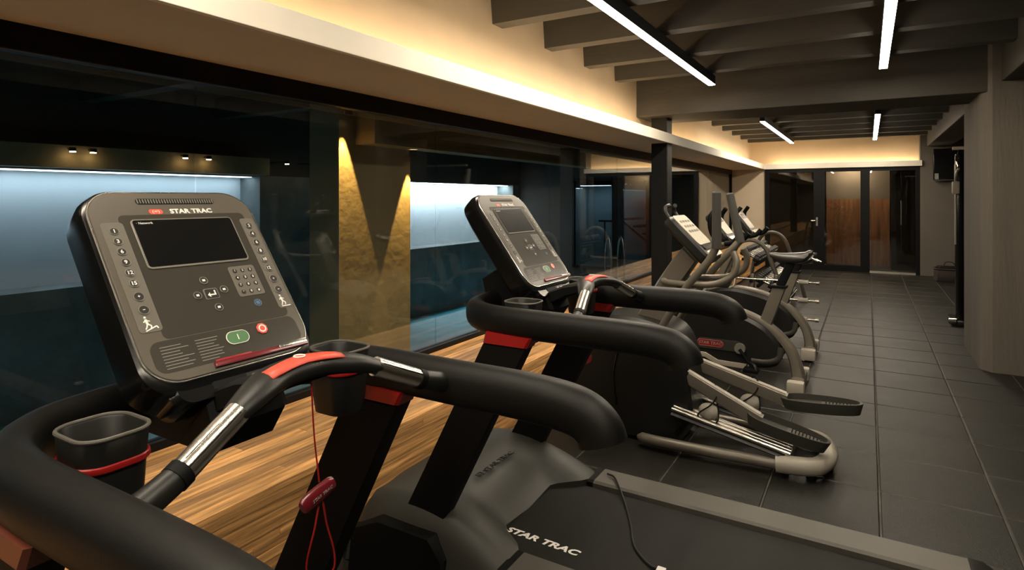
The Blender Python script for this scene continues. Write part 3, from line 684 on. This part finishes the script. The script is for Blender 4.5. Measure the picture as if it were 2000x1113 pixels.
# pedal arms, rollers and foot plates: near one low, far one lifted
def pedal(s, x0, z0, x1, z1, xr, zr, px, pz, pitch):
    yy = Y(s*.15)
    a = E().tube([(x0, yy, z0), (x1, yy, z1)], .026, .040, n=10, sq=.45).build('pedal_arm', 'silver_paint', el)
    E().tube([(x0, yy, z0+.041), (x1, yy, z1+.041)], .020, .006, n=8, sq=.5).build('arm_edge', 'white_cap', a)
    E().ell((xr, yy-.02, zr), (.060, .05, .05), 14, 8).build('roller_cover', 'white_cap', a)
    E().tube(smooth([(xr-.05, yy-.06, zr-.05), (xr-.045, yy-.075, zr+.0), (xr+.02, yy-.06, zr+.055), (xr+.045, yy-.02, zr+.10), (xr+.03, yy+.01, zr+.15), (xr+.0, yy+.02, zr+.13), (xr+.04, yy, zr+.07), (xr+.06, yy-.05, zr-.02), (xr+.03, yy-.07, zr-.065)], 5), .0045, n=6).build('roller_cord', 'matte_black', a)
    dx, dz = (x1-x0), (z1-z0); l = math.hypot(dx, dz); tx, tz = dx/l, dz/l
    # foot plate: long boat-shaped pan with open rim
    L_, W_ = .43, .175; tx, tz = math.cos(pitch), math.sin(pitch); M = Matrix(((tx, 0, -tz, px), (0, 1, 0, yy), (tz, 0, tx, pz), (0, 0, 0, 1)))
    def out(k, h): 
        o = []
        for i in range(28):
            th = 2*PI*i/28; c_, s_ = math.cos(th), math.sin(th)
            o.append((L_/2*k*math.copysign(abs(c_)**.85, c_), W_/2*k*math.copysign(abs(s_)**.75, s_)*(1-.18*c_), h))
        return o
    m = MB(OE, M); R_ = [out(.55, -.045), out(.92, -.035), out(1.0, .02), out(1.0, .028), out(.93, .028), out(.88, -.005)]
    n_ = 28; m.add([p for r in R_ for p in r], [(k*n_+i, k*n_+(i+1) % n_, (k+1)*n_+(i+1) % n_, (k+1)*n_+i) for k in range(len(R_)-1) for i in range(n_)]+[tuple(range(n_)), tuple((len(R_)-1)*n_+i for i in range(n_))])
    f = m.build('foot_plate', 'hood_grey', el)
    m = MB(OE, M); m.grid([[(L_*.0, -W_*.36, -.003), (L_*.0, W_*.36, -.003)], [(L_*.43, -W_*.28, .004), (L_*.43, W_*.28, .004)]]); m.build('tread', 'rail_grey', f)
    m = MB(OE, M)
    for i in range(9):
        for j in range(5): m.box(L_*(.05+.042*i), L_*(.05+.042*i)+.006, -.05+.024*j, -.05+.024*j+.006, -.002, .007+.0005*i)
    tag(m.build('tread_stud', 'dark_plastic', f, False), kind='stuff')
pedal(-1, -.93, .43, -.52, .24, -.80, .25, -.385, .215, -.22)
pedal(1, -.93, .43, -.42, .29, -.62, .25, -.235, .30, .06)
# mast and console
m = E(); m.prism([(-1.30, .70), (-1.12, .70), (-.99, .98), (-.90, 1.12), (-.98, 1.20), (-1.06, 1.10), (-1.14, .98)], 'y', Y(-.065), Y(.065), .012); m.build('mast', 'silver_paint', el)
C = Vector((-.915, EC, 1.275)); tx = Vector((-.70, 0, .714)); nn_ = Vector((.714, 0, .70)); M = Matrix(((0, tx.x, nn_.x, C.x), (1, 0, 0, C.y), (0, tx.z, nn_.z, C.z), (0, 0, 0, 1)))
ec = MB(OE, M).prism(rrect(.34, .36, .05, 6, 0, -.01), 'z', -.07, 0, .015).build('console', 'dark_plastic', el)
MB(OE, M).prism(rrect(.29, .24, .03, 6, 0, .04), 'z', 0, .006, .002).build('face_plate', 'console_white', ec)
MB(OE, M).prism(rrect(.22, .035, .01, 4, 0, -.10), 'z', 0, .007, .002).build('display', 'screen_black', ec)
MB(OE, M).prism(rrect(.27, .05, .02, 4, 0, -.155), 'z', -.01, .012, .004).build('lower_trim', 'brushed_silver', ec)
for k in range(3):
    for j in range(4): MB(OE, M).box(-.10+.06*j, -.065+.06*j, .02+.04*k, .035+.04*k, .006, .0085).build('button', 'button_ring', ec, False)
for s in (-1, 1): MB(OE, M).tube(smooth([(s*.10, .17, -.03), (s*.10, .21, -.02), (s*.085, .235, .0), (s*.06, .23, .02)], 4), .014, n=8).build('fan_horn', 'dark_plastic', ec)
# moving arms
for s, dx, dz in ((-1, 0, 0), (1, .0, 0)):
    yy = Y(s*.27)
    top = (-.735, 1.54) if s < 0 else (-.765, 1.535); bot = (-.735, 1.215) if s < 0 else (-.70, 1.215)
    ar = E().tube(smooth([(-1.12, Y(s*.225), .62), (-1.03, Y(s*.24), .78), (-.90, yy, .99), (-.78, yy, 1.14), (bot[0], yy, 1.23)], 6), .022, n=12).build('swing_arm', 'silver_paint', el)
    E().tube([(bot[0], yy, bot[1]), (top[0], yy, top[1]-.01), (top[0], yy, top[1])], [.027, .025, .016], n=14).build('grip', 'grip_foam', ar)
    E().cyl((-1.12, Y(s*.19), .62), (-1.12, Y(s*.26), .62), .045).build('pivot_cap', 'dark_plastic', ar)
hb = []
for s in (-1, 1): hb.append(smooth([(-1.10, Y(s*.06), .985), (-1.04, Y(s*.15), .985), (-.86, Y(s*.19), .99), (-.74, Y(s*.19), 1.01), (-.665, Y(s*.18), 1.06), (-.645, Y(s*.17), 1.13), (-.665, Y(s*.15), 1.19)], 6))
for h in hb: E().tube(h, .0195, n=12).build('fixed_handle', 'silver_paint', el)
E().box(-1.62, -1.50, Y(-.30), Y(.30), .0, .06, bev=.012).build('front_foot', 'silver_paint', el)
for s in (-1, 1): E().cyl((-.26, Y(s*.2), 0), (-.26, Y(s*.2), .03), .025).build('levelling_foot', 'matte_black', el)

# ------------------------------------------------------------------ upright bikes
OB = (-.85, 0, 0)
def BB(M=None): return MB(OB, M)
def make_bike():
    b = empty('exercise_bike', (OB[0], 0, 0))
    pr = [(p.x, p.z) for p in smooth([(a, 0, c) for a, c in [(-1.50, .16), (-1.52, .36), (-1.42, .54), (-1.22, .60), (-1.0, .585), (-.80, .525), (-.66, .43), (-.585, .31), (-.60, .20), (-.70, .15), (-.95, .145), (-1.25, .13)]], 5, True)]
    bd = BB().prism(pr, 'y', -.12, .12, .03).build('body', 'dark_plastic', b)
    arc = smooth([(-1.42, 0, .565), (-1.22, 0, .605), (-1.0, 0, .59), (-.80, 0, .53), (-.64, 0, .43), (-.53, 0, .30), (-.485, 0, .18), (-.47, 0, .09)], 6)
    BB().tube(arc, [.055+.028*i/(len(arc)-1) for i in range(len(arc))], [.014+.035*(i/(len(arc)-1))**1.5 for i in range(len(arc))], n=12, sq=.5).build('spine', 'silver_paint', b)
    for s in (-1, 1):
        BB().tube(smooth([(-.585, s*.118, .33), (-.60, s*.126, .245), (-.68, s*.128, .205), (-.80, s*.126, .20)], 6), .022, .010, n=8, up=(0, 1, 0)).build('rear_trim', 'hood_grey', bd)
        BB().tube([(-1.36, s*.13, .205), (-1.16, s*.13, .205), (-1.06, s*.13, .155), (-.80, s*.13, .150)], .007, .021, n=8, sq=.5).build('step_trim', 'white_cap', bd)
        BB().prism(pill(.36, .085, 8, -1.05, .30), 'y', *sorted((s*.119, s*.128))).build('crank_cover', 'hood_grey', bd)
        def pb(x, y, z): return (-1.12+x*(-s), s*(.1305+z), .305+y)
        BB().prism(pill(.215, .058, 8, -1.12, .305), 'y', *sorted((s*.128, s*.1300))).build('logo_field', 'red_plastic', bd)
        BB().tube([(x, s*.131, z) for x, z in pill(.205, .050, 8, -1.12, .305)], .0016, n=5, closed=True).build('logo_line', 'print_grey', bd)
        if s < 0:
            def pb2(x, y, z): return (-1.12+x, -.1312-z, .305+y)
            BB().text(LOGO, .034, pb2, .0004, 1.05, .15, .0006).build('logo_text', 'print_grey', bd, False)
        cr = BB().cyl((-.885, s*.12, .29), (-.885, s*.15, .29), .042).build('crank_hub', 'button_ring', b)
        dx, dz = (.10, -.135) if s < 0 else (-.10, .135)
        BB().tube([(-.885, s*.155, .29), (-.885+dx, s*.165, .29+dz)], .016, .012, n=8).build('crank_arm', 'matte_black', cr)
        BB().box(-.885+dx-.055, -.885+dx+.055, *sorted((s*.18, s*.28)), .29+dz-.015, .29+dz+.015, bev=.008).build('pedal', 'matte_black', cr)
        BB().tube(smooth([(-.885+dx-.05, s*.19, .29+dz), (-.885+dx-.02, s*.20, .29+dz+.05), (-.885+dx+.03, s*.25, .29+dz+.045), (-.885+dx+.05, s*.27, .29+dz)], 4), .012, .003, n=6).build('pedal_strap', 'dark_plastic', cr)
    for x, hw in ((-.47, .27), (-1.45, .25)):
        f = BB().tube([(x, -hw+.05, .065), (x, hw-.05, .065)], .05, .045, n=12, sq=.6).build('stabilizer', 'silver_paint', b)
        for s in (-1, 1):
            BB().box(x-.062, x+.062, *sorted((s*(hw-.09), s*hw)), .015, .115, bev=.02).build('end_cap', 'white_cap', f)
            BB().cyl((x, s*(hw-.045), 0), (x, s*(hw-.045), .02), .03).build('levelling_foot', 'matte_black', f)
    BB().tube([(-1.45, 0, .06), (-1.35, 0, .25)], .05, .04, n=10).build('front_leg', 'silver_paint', b)
    # seat
    BB().tube([(-.735, 0, .42), (-.605, 0, .80)], .042, .048, n=8, sq=.45, up=(1, 0, 0)).build('seat_tube', 'silver_paint', b)
    BB().box(-.672, -.55, -.052, .052, .785, .805, bev=.006).build('seat_clamp', 'matte_black', b)
    BB().tube([(-.615, 0, .77), (-.515, 0, 1.01)], .028, .033, n=8, sq=.5, up=(1, 0, 0)).build('seat_post', 'matte_black', b)
    st_ = []
    for i in range(13):
        u = i/12; x = -.68+.31*u; wv = .028+.095*(u**1.6); zt = 1.055+.018*u**2-.022*math.sin(PI*u)*.6+(.012 if u > .9 else 0); k = math.sin(PI*min(1, max(0, (u*.94+.05))))**.35
        st_.append((x, wv*k, zt, .052*k*(.7+.5*u)))
    m = BB(); R_ = []
    for x, wv, zt, th in st_:
        R_.append([(x, wv*math.cos(2*PI*j/16), zt-th*.6+th*(math.sin(2*PI*j/16) if math.sin(2*PI*j/16) > 0 else .8*math.sin(2*PI*j/16))) for j in range(16)])
    m.add([p for r in R_ for p in r], [(k*16+j, k*16+(j+1) % 16, (k+1)*16+(j+1) % 16, (k+1)*16+j) for k in range(12) for j in range(16)]+[tuple(range(16)), tuple(12*16+j for j in range(16))])
    sd = m.build('saddle', 'saddle_vinyl', b)
    BB().tube([(-.375, -.02, 1.03), (-.33, -.03, 1.01)], .008, n=6).build('seat_lever', 'silver_rim', sd)
    # mast, console, handlebars
    BB().tube(smooth([(-1.34, 0, .54), (-1.26, 0, .78), (-1.15, 0, 1.02), (-1.09, 0, 1.16)], 5), .055, .035, n=10, sq=.6, up=(1, 0, 0)).build('mast', 'silver_paint', b)
    m = BB(); m.prism([(-1.33, .60), (-1.20, .60), (-1.18, .72), (-1.27, .74)], 'y', -.07, .07, .012); bh = m.build('bottle_holder', 'dark_plastic', b)
    BB().tube(smooth([(-1.20, -.07, .60), (-1.155, -.06, .63), (-1.15, 0, .70), (-1.155, .06, .63), (-1.20, .07, .60)], 5), .006, n=6).build('holder_hoop', 'white_cap', bh)
    Cb = Vector((-1.04, 0, 1.27)); tx = Vector((-.6, 0, .8)); nb = Vector((.8, 0, .6)); M = Matrix(((0, tx.x, nb.x, Cb.x), (1, 0, 0, 0), (0, tx.z, nb.z, Cb.z), (0, 0, 0, 1)))
    cs = BB(M).prism(rrect(.32, .27, .05, 6), 'z', -.06, 0, .014).build('console', 'dark_plastic', b)
    BB(M).prism(rrect(.27, .20, .03, 6, 0, .015), 'z', 0, .005, .002).build('face_plate', 'console_white', cs)
    BB(M).prism(rrect(.20, .05, .006, 3, 0, .06), 'z', .005, .007).build('display', 'screen_black', cs)
    BB(M).prism(rrect(.28, .03, .01, 3, 0, -.125), 'z', -.01, .014, .004).build('reading_ledge', 'silver_rim', cs)
    for s in (-1, 1):
        h = BB().tube(smooth([(-1.11, s*.03, 1.11), (-1.05, s*.14, 1.12), (-1.0, s*.215, 1.13), (-.92, s*.225, 1.15), (-.885, s*.22, 1.19)], 6), .017, n=10).build('handlebar', 'silver_paint', b)
        BB().tube(smooth([(-.985, s*.22, 1.133), (-.92, s*.225, 1.15), (-.875, s*.22, 1.20)], 5), .022, n=10).build('grip', 'matte_black', h)
        BB().tube(smooth([(-1.03, s*.17, 1.12), (-1.09, s*.21, 1.22), (-1.10, s*.22, 1.34), (-1.06, s*.20, 1.41)], 6), .019, n=10).build('aero_horn', 'matte_black', h)
        BB().tube([(-1.045, s*.15, 1.121), (-1.01, s*.205, 1.128)], .0205, n=10).build('pulse_sensor', 'chrome', h)
    return b
bD = make_bike(); bE = copy_tree(bD); bD.location.y = 5.2; bE.location.y = 6.32
for c in bE.children:
    if c.name.startswith(('saddle', 'seat_post')): c.location = (-.045, 0, -.11)
tag(bD, 'silver and black upright exercise bike right next to the elliptical trainer', 'exercise bike', 'upright exercise bikes')
tag(bE, 'silver and black upright exercise bike between the other bike and the dumbbell rack', 'exercise bike', 'upright exercise bikes')

# ------------------------------------------------------------------ dumbbell rack with dumbbells and fixed barbells
RO = (-1.3, 8.7, 0)
rk = empty('dumbbell_rack', RO); tag(rk, 'silver arched frame rack holding rows of dumbbells below the glass wall', 'rack')
def RB(): return MB(RO)
for y in (7.75, 9.65):
    RB().tube(smooth([(-1.56, y, .02), (-1.50, y, .45), (-1.44, y, .80), (-1.34, y, .96), (-1.19, y, .985), (-1.06, y, .89), (-.98, y, .68), (-.86, y, .35), (-.78, y, .02)], 6), .026, n=10).build('arch_leg', 'silver_paint', rk)
    RB().box(-1.58, -.72, y-.03, y+.03, .0, .05, bev=.01).build('foot', 'silver_paint', rk)
tiers = ((-1.25, .72), (-1.08, .40), (-1.0, .14))
for x, z in tiers:
    for dx, dz in ((-.07, .035), (.07, -.03)): RB().box(x+dx-.015, x+dx+.015, 7.75, 9.65, z+dz-.02, z+dz+.01).build('shelf_bar', 'matte_black', rk, False)
def make_dumbbell():
    d = empty('dumbbell', (0, 0, 0)); m = MB()
    for s in (-1, 1):
        hx = MB(); hx.prism([(.050*math.cos(a*PI/6), .050*math.sin(a*PI/6)) for a in range(12)], 'x', s*.050, s*.115, .007); h = hx.build('head', 'iron_black', d)
        MB().cyl((s*.114, 0, 0), (s*.119, 0, 0), .027, n=12).build('end_plate', 'chrome', h)
    MB().tube([(-.06, 0, 0), (0, 0, 0), (.06, 0, 0)], [.014, .0175, .014], n=10).build('handle', 'chrome', d)
    return d
db0 = make_dumbbell(); first = True
names = ('top', 'middle', 'bottom')
for ti, (x, z) in enumerate(tiers):
    for k in range(13 if ti == 0 else 12):
        o = db0 if first else copy_tree(db0); first = False
        o.location = (x, 7.86+k*(.138 if ti == 0 else .15), z+.0745); o.rotation_euler = (0, math.radians(26), 0)
        tag(o, 'black dumbbell with chrome handle on the %s tier of the arched rack' % names[ti], 'dumbbell', 'dumbbells on the %s tier' % names[ti])
OBR = (-.9, 7.35, 0)
br = empty('barbell_stand', OBR); tag(br, 'silver A-shaped stand carrying short fixed barbells between bike and dumbbell rack', 'stand')
for x in (-1.15, -.90):
    MB(OBR).tube([(x, 7.12, .0), (x, 7.35, .62)], .024, n=8).build('leg', 'silver_paint', br); MB(OBR).tube([(x, 7.58, .0), (x, 7.35, .62)], .024, n=8).build('leg', 'silver_paint', br)
    for z, h in ((.56, .035), (.37, .1), (.18, .17)): MB(OBR).box(x-.015, x+.015, 7.35-h-.07, 7.35-h, z-.02, z).build('hook', 'matte_black', br, False)
def make_barbell():
    d = empty('barbell', (0, 0, 0)); MB().cyl((-.55, 0, 0), (.55, 0, 0), .014, n=10).build('bar', 'chrome', d)
    for s in (-1, 1):
        MB().cyl((s*.36, 0, 0), (s*.46, 0, 0), .026, n=14).build('collar', 'white_cap', d)
        MB().cyl((s*.535, 0, 0), (s*.57, 0, 0), .024, n=12).build('end_knob', 'chrome', d)
    return d
bb = make_barbell()
for k, (z, yy, nm) in enumerate(((.575, 7.283, 'top'), (.385, 7.22, 'middle'), (.195, 7.14, 'bottom'))):
    o = bb if k == 0 else copy_tree(bb); o.location = (-1.02, yy, z)
    tag(o, 'slim chrome barbell with pale collars on the %s hooks of the silver stand' % nm, 'barbell', 'barbells on the stand')

# ------------------------------------------------------------------ right bay: cable tower, television, bag
OT = (1.0, 8.85, 0); ct = empty('cable_tower', OT); tag(ct, 'black cable machine tower with white top bar behind the concrete column', 'cable machine')
def K(): return MB(OT)
K().box(.84, 1.5, 8.66, 9.1, .0, .07, bev=.02).build('base', 'gloss_black', ct)
K().tube([(.83, 8.70, .05), (.90, 8.66, .06)], .035, n=10).build('base_cap', 'silver_rim', ct)
K().box(.90, .98, 8.82, 8.92, .06, 2.03, bev=.01).build('upright', 'gloss_black', ct)
K().tube([(.895, 8.80, .95), (.895, 8.80, 1.90)], .012, n=8).build('guide_rod', 'brushed_silver', ct)
K().tube([(.86, 8.75, 2.09), (1.95, 8.75, 2.10)], .022, .020, n=10).build('top_bar', 'shelf_white', ct)
K().tube([(.93, 8.83, 2.01), (.93, 8.75, 2.08)], .018, n=8).build('bar_bracket', 'gloss_black', ct)
K().cyl((.89, 8.80, 1.98), (.93, 8.80, 1.98), .035).build('pulley', 'iron_black', ct)
K().box(.86, .93, 8.74, 8.83, 1.55, 1.70, bev=.015).build('carriage', 'white_cap', ct)
K().tube(smooth([(.91, 8.79, 1.93), (.92, 8.74, 1.86), (.90, 8.74, 1.80), (.90, 8.77, 1.70)], 4), .014, n=8).build('swivel', 'silver_rim', ct)
K().box(1.06, 1.30, 8.80, 8.95, .08, 1.10, bev=.01).build('weight_stack', 'iron_black', ct)
K().tube(smooth([(1.03, 8.76, 1.60), (1.04, 8.74, 1.45), (1.02, 8.74, 1.33)], 4), .008, n=6).build('cable', 'silver_rim', ct)
K().tube([(.97, 8.74, 1.33), (1.07, 8.74, 1.33)], .014, n=8).build('cable_handle', 'matte_black', ct)
OV = (1.45, 13.9, 2.1); tv = empty('television', OV); tag(tv, 'black wall television beyond the cable machine', 'television')
B(1.07, 1.95, 13.86, 13.94, 1.84, 2.44, bev=.008, org=OV).build('case', 'gloss_black', tv)
B(1.085, 1.935, 13.856, 13.861, 1.87, 2.425, org=OV).build('screen', 'screen_black', tv, False)
B(1.07, 1.95, 13.855, 13.87, 1.835, 1.85, org=OV).build('bottom_trim', 'rail_grey', tv, False)
B(1.09, 1.15, 13.852, 13.857, 1.86, 1.97, org=OV).build('sticker', 'print_grey', tv, False)
B(1.4, 1.6, 13.94, 13.9994, 2.0, 2.3, org=OV).build('bracket', 'black_steel', tv, False)
OG = (1.27, 13.3, 0); bg = empty('storage_basket', OG); tag(bg, 'dark brown woven basket with a hoop handle on the floor by the grey wall', 'basket')
MB(OG).prism(rrect(.46, .34, .05, 5, 1.27, 13.3), 'z', 0, .22, .015).build('body', 'bag_brown', bg)
MB(OG).tube([(1.27+x, 13.3+y, .225) for x, y in rrect(.46, .34, .05, 5)], .014, n=6, closed=True).build('rim', 'bag_brown', bg)
MB(OG).prism(rrect(.36, .22, .05, 4, 1.25, 13.3), 'z', .2, .27, .02).build('contents', 'matte_black', bg)
MB(OG).tube(smooth([(1.17, 13.3, .25), (1.21, 13.3, .34), (1.31, 13.3, .34), (1.37, 13.3, .25)], 5), .010, n=6).build('handle', 'bag_brown', bg)
